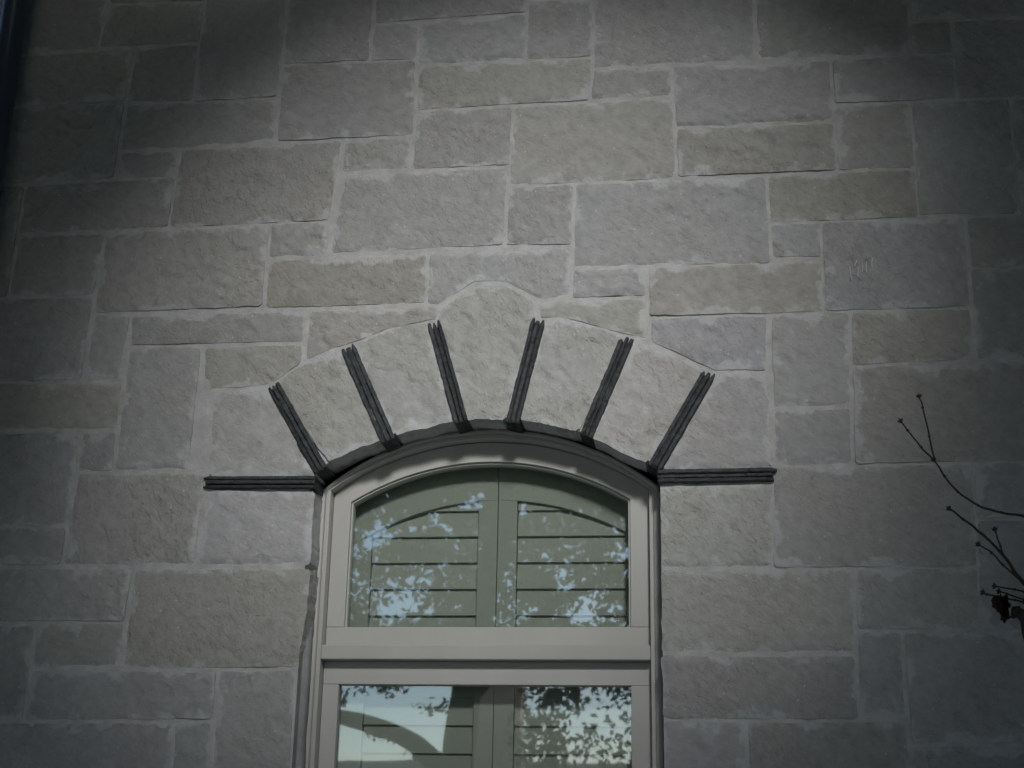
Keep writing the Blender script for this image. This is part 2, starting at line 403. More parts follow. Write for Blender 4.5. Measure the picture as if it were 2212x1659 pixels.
def simple(name, c, rough=0.6, var=0.12, scale=8.0, bump=0.0, bscale=80.0, spec=0.4, stretch=(1, 1, 1)):
    m, nt, b = new_mat(name)
    vec, _ = obj_coord(nt, 0, stretch)
    v = ramp(nt, tex(nt, vec, scale, 5, 0.6), [(0.25, 1 - var), (0.75, 1 + var)])
    nt.links.new(mix(nt, 1.0, c, v, 'MULTIPLY'), b.inputs["Base Color"])
    b.inputs["Roughness"].default_value = rough
    b.inputs["Specular IOR Level"].default_value = spec
    if bump:
        bp = nd(nt, "ShaderNodeBump"); bp.inputs["Strength"].default_value = bump; bp.inputs["Distance"].default_value = 0.004
        nt.links.new(tex(nt, vec, bscale, 5, 0.65), bp.inputs["Height"]); nt.links.new(bp.outputs[0], b.inputs["Normal"])
    return m

def glass_material():
    m, nt, b = new_mat("window_glass")
    nt.nodes.remove(b)
    out = nt.nodes["Material Output"]
    tr = nd(nt, "ShaderNodeBsdfTransparent"); tr.inputs[0].default_value = (0.855, 0.882, 0.855, 1)
    gl = nd(nt, "ShaderNodeBsdfGlossy"); gl.inputs["Roughness"].default_value = 0.018
    gl.inputs[0].default_value = (0.95, 0.97, 1.0, 1)
    lw = nd(nt, "ShaderNodeLayerWeight"); lw.inputs[0].default_value = 0.5      # Schlick: F0 + (1 - F0)(1 - cos)^5
    fac = math_(nt, 'ADD', 0.095, math_(nt, 'MULTIPLY', math_(nt, 'POWER', lw.outputs["Facing"], 5.0), 0.9))
    tc = nd(nt, "ShaderNodeTexCoord")
    n = nd(nt, "ShaderNodeTexNoise"); n.inputs["Scale"].default_value = 5.0; n.inputs["Detail"].default_value = 1.0
    nt.links.new(tc.outputs["Object"], n.inputs["Vector"])
    bp = nd(nt, "ShaderNodeBump"); bp.inputs["Strength"].default_value = 0.05; bp.inputs["Distance"].default_value = 0.004
    nt.links.new(n.outputs["Fac"], bp.inputs["Height"]); nt.links.new(bp.outputs[0], gl.inputs["Normal"])
    mx = nd(nt, "ShaderNodeMixShader")
    nt.links.new(fac, mx.inputs[0]); nt.links.new(tr.outputs[0], mx.inputs[1]); nt.links.new(gl.outputs[0], mx.inputs[2])
    nt.links.new(mx.outputs[0], out.inputs[0])
    return m

def leaf_material(name, c1, c2):
    m, nt, b = new_mat(name)
    out = nt.nodes["Material Output"]
    tc = nd(nt, "ShaderNodeTexCoord")
    f = tex(nt, tc.outputs["Object"], 3.0, 4)
    c = mix(nt, ramp(nt, f, [(0.35, 0.0), (0.65, 1.0)]), c1, c2)
    nt.nodes.remove(b); b = nd(nt, "ShaderNodeBsdfDiffuse"); nt.links.new(c, b.inputs[0])
    tl = nd(nt, "ShaderNodeBsdfTranslucent"); nt.links.new(c, tl.inputs[0])
    mx = nd(nt, "ShaderNodeMixShader"); mx.inputs[0].default_value = 0.25
    nt.links.new(b.outputs[0], mx.inputs[1]); nt.links.new(tl.outputs[0], mx.inputs[2]); nt.links.new(mx.outputs[0], out.inputs[0])
    return m

M_STONE = stone_material()
M_MORTAR = simple("mortar", (0.565, 0.563, 0.55), 0.95, 0.20, 22, 1.2, 220, 0.15)
M_PAINT = simple("taupe_paint", (0.475, 0.466, 0.438), 0.5, 0.07, 6, 0.08, 60, 0.4, (1, 1, 0.3))
def slate_material():
    m = simple("black_slate", (0.046, 0.050, 0.055), 0.6, 0.7, 42, 1.0, 150, 0.45)
    nt = m.node_tree; b = nt.nodes["Principled BSDF"]
    src = b.inputs["Base Color"].links[0].from_socket
    oi = nd(nt, "ShaderNodeObjectInfo")
    k = ramp(nt, oi.outputs["Random"], [(0.0, 0.65), (1.0, 1.3)])
    c = mix(nt, 1.0, src, k, 'MULTIPLY')
    vec, _ = obj_coord(nt)
    c = mix(nt, ramp(nt, tex(nt, vec, 85, 3, 0.7), [(0.68, 0.0), (0.78, 0.5)]), c, (0.26, 0.26, 0.26))   # lime scuffs
    nt.links.new(c, b.inputs["Base Color"])
    return m
M_SLATE = slate_material()
M_SHUT = simple("shutter_paint", (0.50, 0.505, 0.47), 0.55, 0.03, 4)
M_PIPE = simple("dark_blue_metal", (0.055, 0.068, 0.095), 0.35, 0.15, 5, 0, 0, 0.5)
M_TRIM = simple("pale_trim", (0.55, 0.55, 0.54), 0.6, 0.06, 5)
M_TWIG = simple("dark_bark", (0.060, 0.046, 0.042), 0.85, 0.35, 60, 0.5, 250, 0.2)
M_POD = simple("withered_leaf", (0.030, 0.014, 0.012), 0.9, 0.4, 90, 0.6, 200, 0.1)
M_BARK = simple("oak_bark", (0.075, 0.062, 0.05), 0.95, 0.35, 9, 0.9, 30, 0.1)
M_LEAF = leaf_material("oak_leaf", (0.030, 0.055, 0.018), (0.055, 0.085, 0.03))
M_GRASS = simple("lawn", (0.055, 0.075, 0.03), 0.95, 0.4, 2, 0.8, 30, 0.1)
M_DARK = simple("room_dark", (0.03, 0.03, 0.03), 0.9, 0.1, 3)
M_CHALK = simple("chalk", (0.72, 0.71, 0.68), 0.95, 0.1, 60)
M_GLASS = glass_material()
M_BRICK = simple("peach_brick", (0.85, 0.50, 0.34), 0.9, 0.3, 6, 0.5, 20, 0.1)
M_ROOF = simple("shingle_roof", (0.20, 0.19, 0.18), 0.9, 0.25, 6, 0.6, 20, 0.1)
M_STUCCO = simple("cream_stucco", (0.50, 0.45, 0.38), 0.9, 0.1, 3)
M_PAVE = simple("pale_concrete", (0.60, 0.58, 0.54), 0.9, 0.12, 3, 0.4, 60, 0.2)
M_EAVE = simple("eave_paint", (0.30, 0.29, 0.27), 0.7, 0.06, 3)

# ------------------------------------------------------------------ setting
gm = MB(); gm.box(-300, 300, -300, 60, -0.4, 0.0)
tag(gm.build("ground", M_GRASS, org=(0, 0, 0)), kind="structure")
pm = MB(); pm.box(-4.0, 4.0, -6.0, -0.004, -0.2, 0.004)
tag(pm.build("bounce_terrace", M_PAVE, org=(0, -1, 0)), kind="structure")  # pale slab added out of view to bounce light up under the arch
im = MB(); im.box(-2.44, 3.2, 0.36, 0.5, 0.0, 5.0)
tag(im.build("dark_backing", M_DARK, org=(0, 0.4, 0)), kind="structure")  # near-black slab added behind the shutters to stop light, stands for the unlit room

# ------------------------------------------------------------------ stone wall
CX, CZ, ARC_R = -0.643, 1.975, 0.943          # arch intrados circle
XL, XR = -1.186, -0.087                       # masonry opening

def seg_dist(P, poly):
    """Distance of points P (n,2) to the closed outline, and to its lowest edges only."""
    best = np.full(len(P), 9.9); low = np.full(len(P), 9.9)
    n = len(poly)
    for i in range(n):
        a = np.array(poly[i]); b = np.array(poly[(i + 1) % n]); d = b - a
        L = max(1e-9, d @ d)
        t = np.clip(((P - a) @ d) / L, 0, 1)
        q = np.hypot(*(P - (a + t[:, None] * d)).T)
        best = np.minimum(best, q)
        if abs(d[0]) > 3 * abs(d[1]) and d[0] < 0:      # clockwise outline: bottom edges run leftwards
            low = np.minimum(low, q)
    return best, low

def inside(P, poly):
    r = np.zeros(len(P), bool); n = len(poly); j = n - 1
    x, y = P[:, 0], P[:, 1]
    for i in range(n):
        xi, yi = poly[i]; xj, yj = poly[j]
        c = ((yi > y) != (yj > y)) & (x < (xj - xi) * (y - yi) / ((yj - yi) or 1e-12) + xi)
        r ^= c; j = i
    return r

def inset_poly(poly, d):
    """Move every edge of a clockwise outline inwards by d."""
    n = len(poly); out = []
    for i in range(n):
        p0 = np.array(poly[i - 1]); p1 = np.array(poly[i]); p2 = np.array(poly[(i + 1) % n])
        u = (p1 - p0) / np.linalg.norm(p1 - p0); v = (p2 - p1) / np.linalg.norm(p2 - p1)
        nu = np.array([u[1], -u[0]]); nv = np.array([v[1], -v[0]])
        b = nu + nv; b /= max(0.35, np.linalg.norm(b)); k = d / max(0.4, b @ nu)
        out.append(tuple(p1 + b * k))
    return out

def relief(x, z, sd, e, low, chip, soft, rot):
    v = Vector((x, sd, z))
    ca, sa = rot
    al = x * ca - z * sa; ac = x * sa + z * ca
    h = 0.0046 * noise.noise(v * 4.0) + 0.0050 * noise.noise(v * 10.0) + 0.0030 * noise.noise(v * 21.0)
    h += (0.0024 * noise.noise(Vector((al * 24, sd, ac * 36))) + 0.0016 * (0.5 - abs(noise.noise(Vector((al * 42, sd + 4, ac * 58)))) * 2)) * soft
    fl = noise.noise(Vector((al * 14 + 9, sd, ac * 23)))
    if fl > 0.20: h -= 0.0050 * min(1.0, (fl - 0.20) / 0.09) * soft        # flaked hollows with a crisp lip
    h += 0.0012 * noise.noise(v * 95.0)
    w = 0.024 + 0.014 * noise.noise(v * 17.0)
    if e < w:                                               # the face dies away towards a soft, worn arris
        t = e / w
        h = h * (0.35 + 0.65 * t) - 0.0034 * (1 - t) ** 2
    if chip:
        s_ = (0.006 + 0.030 * abs(noise.noise(Vector((x * (7 + chip), sd, 1.0)))) ** 0.8) * (0.75 + 0.3 * chip)
        if low < s_: h -= 0.006 * min(1.0, (s_ - low) / 0.006)
    return h

def stone_mesh(poly, sp, sd, chip=0, back=0.035, inset=0.0046, proud=0.006, soft=1.0, rag=1.0):
    poly = inset_poly(poly, inset)
    cx = sum(p[0] for p in poly) / len(poly); cz = sum(p[1] for p in poly) / len(poly)
    ring = []
    n = len(poly)
    def corner(i):
        u = Vector(poly[i]) - Vector(poly[i - 1]); v = Vector(poly[(i + 1) % n]) - Vector(poly[i])
        return u.angle(v) > 0.9
    for i in range(n):
        a = Vector(poly[i]); b = Vector(poly[(i + 1) % n]); d = b - a
        k = max(1, int(round(d.length / sp)))
        nrm = Vector((d.y, -d.x)).normalized()
        for j in range(k):
            t = j / k
            p = a + d * t
            q = p + nrm * (rag * (0.0030 * noise.noise(Vector((p.x * 14, p.y * 14, sd))) + 0.0018 * noise.noise(Vector((p.x * 60, p.y * 60, sd + 7)))))
            if j == 0 and corner(i):                    # knock the corner off
                q = q + (Vector((cx, cz)) - q).normalized() * 0.0045 * rag * (1 + noise.noise(Vector((sd, i * 3.3, 0.5))))
            ring.append((q.x, q.y))
    A = np.array(ring)
    x0, z0 = A.min(0); x1, z1 = A.max(0)
    gx, gz = np.meshgrid(np.arange(x0, x1, sp), np.arange(z0, z1, sp))
    g = np.c_[gx.ravel(), gz.ravel()] + rng.uniform(-0.3, 0.3, (gx.size, 2)) * sp
    g = g[inside(g, ring)]
    if len(g):
        e, _ = seg_dist(g, ring); g = g[e > sp * 0.55]
    P = np.vstack([A, g]) if len(g) else A
    m = len(ring)
    res = delaunay_2d_cdt([Vector(p) for p in P], [(i, (i + 1) % m) for i in range(m)], [], 1, 1e-6)
    vv, ff = res[0], res[2]
    Q = np.array([tuple(v) for v in vv])
    e, _ = seg_dist(Q, ring); _, low = seg_dist(Q, poly)
    tilt = (random.uniform(-0.008, 0.008), random.uniform(-0.010, 0.010))
    ang_ = R(random.uniform(18, 62)); rot = (math.cos(ang_), math.sin(ang_)); soft = soft * random.uniform(0.55, 1.45)
    verts = []
    for (x, z), ee, ll in zip(Q, e, low):
        h = proud + relief(x, z, sd, ee, ll, chip, soft, rot) + tilt[0] * (x - cx) + tilt[1] * (z - cz)
        verts.append((x - cx, -max(h, -0.001 + 0.0045 * min(1.0, ee / 0.014)), z - cz))
    faces = []
    for f in ff:
        a, b, c = (vv[i] for i in f[:3])
        cr = (b.x - a.x) * (c.y - a.y) - (b.y - a.y) * (c.x - a.x)
        faces.append(tuple(f) if cr > 0 else tuple(reversed(f)))     # normals towards -y
    nf = len(faces)
    # sides, with their own vertices so the arris stays crisp
    orig = res[3]
    idx = {}
    for i, o_ in enumerate(orig):
        for k in o_:
            idx[k] = i
    base = len(verts); ed = list(e)
    for i in range(m):
        x, y, z = verts[idx[i]]
        verts.append((x, y, z)); verts.append((x, back, z)); ed += [0.0, 0.0]
    for i in range(m):
        j = (i + 1) % m
        faces.append((base + 2 * i, base + 2 * j, base + 2 * j + 1, base + 2 * i + 1))
    me = mesh("stone", verts, faces)
    sm = [i < nf for i in range(len(me.polygons))]
    me.polygons.foreach_set("use_smooth", sm)
    at = me.attributes.new("edge", 'FLOAT', 'POINT')
    at.data.foreach_set("value", ed)
    me.update()
    return me, (cx, 0, cz)

TONE = {'g': (0.385, 0.389, 0.388), 'm': (0.386, 0.387, 0.381), 'k': (0.387, 0.384, 0.372),
        't': (0.387, 0.379, 0.358), 'T': (0.368, 0.354, 0.326), 'l': (0.432, 0.430, 0.420), 'v': (0.430, 0.426, 0.412)}

def add_stone(name, poly, tone, sd, parent, **kw):
    me, c = stone_mesh(poly, kw.pop('sp', 0.0085), sd, **kw)
    o = link(name, me, M_STONE, parent, c)
    t = TONE[tone]; k = random.uniform(0.95, 1.05)
    o.color = (t[0] * k, t[1] * k * random.uniform(0.985, 1.015), t[2] * k * random.uniform(0.97, 1.03), 1)
    return o

wall = thing("stone_wall", "rough grey and tan limestone block wall with pale mortar joints around the arched window", "wall", (0, 0, 0))
for i, (tone, chip, jamb, poly) in enumerate(STONES):
    add_stone("stone", poly, tone, 3.7 * i + 1.3, wall, chip=chip, back=0.115 if jamb else 0.035,
              proud=0.0062 + random.uniform(-0.0015, 0.002), rag=1.5 if jamb else 1.0)

# plain coursed stones beyond the picture
def filler(x0, x1, z0, z1):
    z = z0
    while z < z1 - 0.06:
        h = min(random.choice((0.13, 0.17, 0.22, 0.26)), z1 - z)
        if z1 - z - h < 0.09: h = z1 - z
        x = x0
        while x < x1 - 0.02:
            w = min(random.uniform(0.25, 0.62), x1 - x)
            if x1 - x - w < 0.14: w = x1 - x
            add_stone("stone", [(x, z + h), (x + w, z + h), (x + w, z), (x, z)], random.choice("ggmmkt"), random.uniform(0, 90), wall, sp=0.035)
            x += w
        z += h
filler(-2.45, -1.20, 0.02, 1.70)
filler(-0.075, 2.55, 0.02, 1.69)
def traced_edge(lo, hi, axis):
    """Outermost traced edge (right or top) among the stones that cross the band lo..hi."""
    best = -9.0
    for _, _, _, poly in STONES:
        c = [p[1 - axis] for p in poly]
        if max(c) > lo + 0.02 and min(c) < hi - 0.02:
            best = max(best, max(p[axis] for p in poly))
    return best
x = -2.45
while x < 1.2:                                              # courses above the picture, up to the eave
    w = min(random.uniform(0.3, 0.55), 1.24 - x)
    if 1.24 - x - w < 0.15: w = 1.24 - x
    z0 = traced_edge(x, x + w, 1); h = 5.02 - z0
    for k in range(2 if h > 0.34 else 1):
        hh = h / (2 if h > 0.34 else 1)
        add_stone("stone", [(x, z0 + hh * (k + 1)), (x + w, z0 + hh * (k + 1)), (x + w, z0 + hh * k), (x, z0 + hh * k)], random.choice("ggmmk"), random.uniform(0, 90), wall, sp=0.035)
    x += w
z = 1.70
while z < 4.95:                                             # courses to the right of the picture
    h = min(random.choice((0.15, 0.19, 0.24, 0.28)), 5.02 - z)
    if 5.02 - z - h < 0.10: h = 5.02 - z
    filler(max(1.1, traced_edge(z, z + h, 0)), 2.55, z, z + h)
    z += h
sillm = MB(); sillm.box(-1.25, -0.02, -0.05, 0.2, 0.80, 0.90)

# mortar bed with the window opening cut out
def arch_path(xl, xr, zb, zs, top, n=28):
    """Up the left side, over the arch, down the right side."""
    hw = (xr - xl) / 2; cx = (xl + xr) / 2; sag = top - zs
    r = (hw * hw + sag * sag) / (2 * sag); cz = top - r
    a = math.asin(min(1, hw / r))
    pts = [(xl, zb)]
    for i in range(n + 1):
        t = -a + 2 * a * i / n
        pts.append((cx + r * math.sin(t), cz + r * math.cos(t)))
    pts.append((xr, zb))
    return pts

hole = arch_path(XL - 0.004, XR + 0.004, 0.88, 2.75, CZ + ARC_R + 0.006)
WX0, WX1, WZ1 = -2.47, 2.6, 5.05
pts = [(WX0, 0), (WX1, 0), (WX1, WZ1), (WX0, WZ1)] + hole
edges = [(0, 1), (1, 2), (2, 3), (3, 0)] + [(4 + i, 4 + (i + 1) % len(hole)) for i in range(len(hole))]
gx, gz = np.meshgrid(np.arange(WX0 + 0.02, WX1, 0.02), np.arange(0.02, WZ1, 0.02))
g = np.c_[gx.ravel(), gz.ravel()] + rng.uniform(-0.008, 0.008, (gx.size, 2)) * 0.7
e, _ = seg_dist(g, hole)
g = g[(~inside(g, hole)) & (e > 0.012)]
res = delaunay_2d_cdt([Vector(p) for p in pts] + [Vector(p) for p in g], edges, [], 1, 1e-6)
vv, ff = res[0], res[2]
cent = np.array([[sum(vv[i].x for i in f) / 3, sum(vv[i].y for i in f) / 3] for f in ff])
keep = ~inside(cent, hole)
mv = [(v.x, -0.0004 + 0.0030 * noise.noise(Vector((v.x * 11, 0, v.y * 11))) + 0.001 * noise.noise(Vector((v.x * 40, 3, v.y * 40))), v.y) for v in vv]
mf = []
for f, k in zip(ff, keep):
    if not k: continue
    a, b, c = (vv[i] for i in f[:3])
    cr = (b.x - a.x) * (c.y - a.y) - (b.y - a.y) * (c.x - a.x)
    mf.append(tuple(f) if cr > 0 else tuple(reversed(f)))
b0 = len(mv)
for (x, z) in hole:
    mv += [(x, 0.002, z), (x, 0.128, z)]
for i in range(len(hole) - 1):
    mf.append((b0 + 2 * i, b0 + 2 * i + 1, b0 + 2 * i + 3, b0 + 2 * i + 2))
# wall thickness at both ends
for x in (WX0, WX1):
    b1 = len(mv)
    mv += [(x, 0.004, 0), (x, 0.6, 0), (x, 0.6, WZ1), (x, 0.004, WZ1)]
    mf.append((b1, b1 + 1, b1 + 2, b1 + 3))
link("mortar_bed", mesh("mortar_bed", mv, mf, True), M_MORTAR, wall)

# sloped mortar fillet between the left jamb and the window frame
fl = MB()
for i in range(61):
    z = 0.9 + 1.82 * i / 60
    j_ = 0.004 * noise.noise(Vector((3, 1, z * 9))) + 0.002 * noise.noise(Vector((3, 5, z * 40)))
    fl.v += [(XL - 0.008, 0.030 + j_ * 2, z), (XL + 0.003 + j_, 0.060, z), (XL + 0.010 + j_, 0.099, z), (XL - 0.010, 0.11, z)]
for i in range(60):
    for q in range(3):
        fl.f.append((4 * i + q, 4 * i + q + 1, 4 * i + 5 + q, 4 * i + 4 + q))
fl.build("mortar_fillet", M_MORTAR, wall, (XL, 0.05, 0.9), smooth=True)

# white scratches chalked on one stone
ck = MB()
for pl in CHALK:
    for (a, b) in zip(pl[:-1], pl[1:]):
        d = (Vector(b) - Vector(a)); n_ = Vector((-d.y, d.x)).normalized() * 0.0011
        q0, q1 = Vector(a), Vector(b)
        k = len(ck.v)
        for p in (q0 + n_, q0 - n_, q1 - n_, q1 + n_): ck.v.append((p.x, -0.0150, p.y))
        for p in (q0 + n_, q0 - n_, q1 - n_, q1 + n_): ck.v.append((p.x, -0.004, p.y))
        ck.f += [(k, k + 1, k + 2, k + 3), (k, k + 4, k + 5, k + 1), (k + 1, k + 5, k + 6, k + 2), (k + 2, k + 6, k + 7, k + 3), (k + 3, k + 7, k + 4, k)]
ck.build("chalk_mark", M_CHALK, wall)

# ------------------------------------------------------------------ arch: voussoirs and black slate joints
arch = thing("stone_arch", "segmental arch of seven pale wedge stones split by black slate joints over the window", "arch", (CX, 0, 2.7))
for i, poly in enumerate(VOUSSOIRS):
    o = add_stone("keystone" if i == 3 else "voussoir", poly, 'v', 401.5 + 5.1 * i, arch, back=0.115, inset=0.0, proud=0.010, soft=0.85, rag=2.0)

def slate_layer(p0, p1, off, w, sd, tip, broken=True):
    """One leaf of slate: runs from outer end p0 to inner end p1, offset sideways, set deep into the joint, cracked here and there."""
    a = Vector(p0); b = Vector(p1); d = (b - a).normalized(); n_ = Vector((-d.y, d.x))
    L = (b - a).length; K = 44
    rr = random.Random(int(sd * 10) + 3)
    cuts = sorted(rr.uniform(0.1, 0.9) for _ in range(rr.choice((1, 2, 3)))) if broken else []
    steps = [(rr.uniform(-0.0006, 0.0006), rr.uniform(-0.004, 0.003)) for _ in range(len(cuts) + 1)]
    tw = rr.uniform(0.3, 0.95)
    mb = MB()
    for i in range(K + 1):
        t = i / K
        s_ = t * L
        so, sf = steps[sum(1 for c in cuts if t > c)] if broken else (0, 0)
        wob = 0.0006 * noise.noise(Vector((s_ * 30, sd, 0))) + 0.0006 * noise.noise(Vector((s_ * 130, sd, 5)))
        c = a + d * s_ + n_ * (off + wob + so)
        hw = w / 2 * (1 + 0.16 * noise.noise(Vector((s_ * 60, sd, 9))))
        fr = -0.019 + sf - 0.0028 * noise.noise(Vector((s_ * 22, sd, 3))) - 0.0026 * noise.noise(Vector((s_ * 150, sd, 8)))
        if i == 0: c = c - d * tip; hw *= tw; fr += 0.006
        if i == K: fr += 0.003
        for sx, y in ((-hw, fr + 0.0035), (-hw * 0.55, fr), (hw * 0.55, fr + 0.002 * noise.noise(Vector((s_ * 90, sd, 4)))), (hw, fr + 0.0035), (hw, 0.118), (-hw, 0.118)):
            p = c + n_ * sx
            mb.v.append((p.x, y, p.y))
    for i in range(K):
        for q in range(6):
            r = (q + 1) % 6
            mb.f.append((6 * i + q, 6 * i + r, 6 * i + 6 + r, 6 * i + 6 + q))
    mb.f.append(tuple(range(6))[::-1]); mb.f.append(tuple(range(6 * K, 6 * K + 6)))
    return mb

for k, (p0, p1, w) in enumerate(SLATES):
    w *= 1.10
    j = bpy.data.objects.new("slate_joint", None); j.empty_display_size = 0.05
    col.objects.link(j); j.parent = arch
    mid = (Vector(p0) + Vector(p1)) / 2
    j.location = Vector((mid.x, 0, mid.y)) - arch.location
    shares = [random.uniform(0.8, 1.2) for _ in range(3)]; tot = sum(shares); pos = -w / 2
    for q in range(3):
        lw = w * shares[q] / tot
        tip = random.uniform(-0.004, 0.016)
        mb = slate_layer(p0, p1, pos + lw / 2, lw * 0.84, 17.3 * k + 5.7 * q + 1, tip)
        mb.build("slate", M_SLATE, j, (mid.x, 0, mid.y))
        pos += lw
    # dark bedding between the leaves
    g2 = slate_layer(p0, p1, 0, w * 0.78, 3.1 * k, -0.006, False)
    g2.v = [(x, y + 0.008 if y < 0 else y, z) for x, y, z in g2.v]
    g2.build("bedding", M_SLATE, j, (mid.x, 0, mid.y))

# ------------------------------------------------------------------ window
win = thing("arched_window", "taupe painted arched window with transom set deep in the stone wall", "window", (-0.637, 0.1, 0.9))
f = MB(); f.band(arch_path(-1.188, -0.085, 0.9, 2.716, 2.919), arch_path(-1.166, -0.108, 0.9, 2.717, 2.902), 0.098, 0.21)
f.build("outer_frame", M_PAINT, win, (-0.637, 0.1, 0.9), 0.009)
f = MB(); f.band(arch_path(-1.1655, -0.1085, 0.9, 2.717, 2.9015), arch_path(-1.151, -0.121, 0.9, 2.722, 2.889), 0.106, 0.21)
f.build("inner_frame", M_PAINT, win, (-0.637, 0.1, 0.9), 0.003)
tr = MB(); tr.box(-1.150, -0.122, 0.104, 0.205, 2.178, 2.2225)
tr.build("transom", M_PAINT, win, (-0.637, 0.1, 2.2), 0.003)
us = bpy.data.objects.new("upper_sash", None); us.empty_display_size = 0.05; col.objects.link(us); us.parent = win; us.location = Vector((-0.637, 0.15, 2.22)) - win.location
f = MB(); f.band(arch_path(-1.1495, -0.1225, 2.285, 2.7235, 2.8875), arch_path(-1.092, -0.183, 2.285, 2.692, 2.822), 0.148, 0.205)
f.build("sash_frame", M_PAINT, us, (-0.637, 0.15, 2.22), 0.002)
f = MB(); f.box(-1.1495, -0.1225, 0.1485, 0.204, 2.2235, 2.2845)
f.build("bottom_rail", M_PAINT, us, (-0.637, 0.15, 2.22), 0.002)
f = MB(); f.band(arch_path(-1.0915, -0.1835, 2.2855, 2.6915, 2.8215), arch_path(-1.086, -0.189, 2.2855, 2.689, 2.816), 0.158, 0.2)
f.build("glazing_bead", M_PAINT, us, (-0.637, 0.15, 2.22), 0.001)
g_ = MB(); pa = arch_path(-1.0885, -0.1865, 2.2848, 2.690, 2.819)
n0 = len(pa); g_.v = [(x, 0.170, z) for x, z in pa] + [(x, 0.176, z) for x, z in pa]
g_.f = [tuple(range(n0))[::-1], tuple(range(n0, 2 * n0))] + [(i, (i + 1) % n0, n0 + (i + 1) % n0, n0 + i) for i in range(n0)]
g_.build("pane", M_GLASS, us, (-0.637, 0.17, 2.3))
ls = bpy.data.objects.new("lower_sash", None); ls.empty_display_size = 0.05; col.objects.link(ls); ls.parent = win; ls.location = Vector((-0.637, 0.15, 1.0)) - win.location
f = MB(); f.box(-1.1495, -0.1225, 0.148, 0.205, 2.106, 2.1775); f.build("top_rail", M_PAINT, ls, (-0.637, 0.15, 1.0), 0.002)
f = MB(); f.box(-1.1495, -0.1225, 0.148, 0.205, 0.94, 1.03); f.build("bottom_rail", M_PAINT, ls, (-0.637, 0.15, 1.0), 0.002)
f = MB(); f.box(-1.1495, -1.0985, 0.1485, 0.2045, 1.0305, 2.1055); f.build("stile", M_PAINT, ls, (-0.637, 0.15, 1.0), 0.002)
f = MB(); f.box(-0.1835, -0.1225, 0.1485, 0.2045, 1.0305, 2.1055); f.build("stile", M_PAINT, ls, (-0.637, 0.15, 1.0), 0.002)
g_ = MB(); g_.box(-1.0984, -0.1836, 0.170, 0.176, 1.0306, 2.1054); g_.build("pane", M_GLASS, ls, (-0.637, 0.17, 1.1))
f = MB(); f.band(arch_path(-1.21, -0.06, 0.9, 2.73, 2.93), arch_path(-1.149, -0.123, 0.9, 2.7235, 2.887), 0.2105, 0.355)
f.build("jamb_lining", M_PAINT, win, (-0.637, 0.25, 0.9))
sillm.build("sill", M_STONE, win, (-0.637, 0, 0.85), 0.004).color = (0.4, 0.4, 0.38, 1)

# ------------------------------------------------------------------ shutters behind the glass
slat_me = None
def shutter(xl, xr, sl, sr, label):
    t = thing("shutter", label, "shutter", ((xl + xr) / 2, 0.26, 0.92), "louvred shutters behind the window glass")
    A_R, A_TOP, ACX = 0.856, 2.714, -0.62
    def za(x): return A_TOP - A_R + math.sqrt(max(0, A_R ** 2 - (x - ACX) ** 2))
    def zt(x): return min(2.90, za(x) + 0.16)
    for (a, b) in ((xl, sl), (sr, xr)):
        m = MB(); m.box(a, b, 0.236, 0.272, 0.94, min(za(a), za(b)) + 0.06); m.build("stile", M_SHUT, t, ((a + b) / 2, 0.25, 0.94), 0.002)
    m = MB(); n = 14
    xs = [xl + (xr - xl) * i / n for i in range(n + 1)]
    m.band([(x, zt(x)) for x in xs], [(x, za(x)) for x in xs], 0.2345, 0.2715)
    m.build("top_rail", M_SHUT, t, ((xl + xr) / 2, 0.25, 2.7), 0.002)
    m = MB(); m.box(sl + 0.0005, sr - 0.0005, 0.238, 0.270, 0.94, 1.03); m.build("bottom_rail", M_SHUT, t, ((xl + xr) / 2, 0.25, 0.95), 0.002)
    hw = (sr - sl) / 2 - 0.002
    sm_ = MB(); sm_.box(-hw, hw, -0.004, 0.004, -0.0455, 0.0455)
    me = mesh("slat", sm_.v, sm_.f); me.materials.append(M_SHUT)
    z = 2.684 + 0.0863 / 2
    while z > 1.06:
        o = link("slat", me, None, t, ((sl + sr) / 2, 0.256, z)); o.rotation_euler = (R(-8), 0, 0)
        z -= 0.0863
    return t
shutter(-1.146, -0.6195, -1.037, -0.683, "louvred sage shutter with arched top behind the left half of the glass")
shutter(-0.6175, -0.126, -0.555, -0.200, "louvred sage shutter with arched top behind the right half of the glass")

# ------------------------------------------------------------------ downspout and trim at the left end of the wall
ds = thing("downspout", "dark blue round metal downspout at the upper left end of the wall", "downspout", (-2.376, -0.1, 0))
m = MB(); m.tube([(-2.376, -0.1, 0.1 + 0.35 * i) for i in range(15)], 0.046, 20); m.build("pipe", M_PIPE, ds, (-2.376, -0.1, 0), smooth=True)
for z in (1.2, 3.0, 4.8):
    m = MB(); m.tube([(-2.376, -0.1, z), (-2.376, -0.1, z + 0.03)], 0.050, 20); m.box(-2.39, -2.36, -0.055, 0.01, z + 0.005, z + 0.025)
    m.build("bracket", M_PIPE, ds, (-2.376, -0.1, z))
m = MB(); m.box(-2.66, -2.468, -0.02, 0.3, 0, 5.05)
tag(m.build("trim_board", M_TRIM, None, (-2.56, 0, 0), 0.004), "pale corner trim board behind the dark downspout", "trim board")

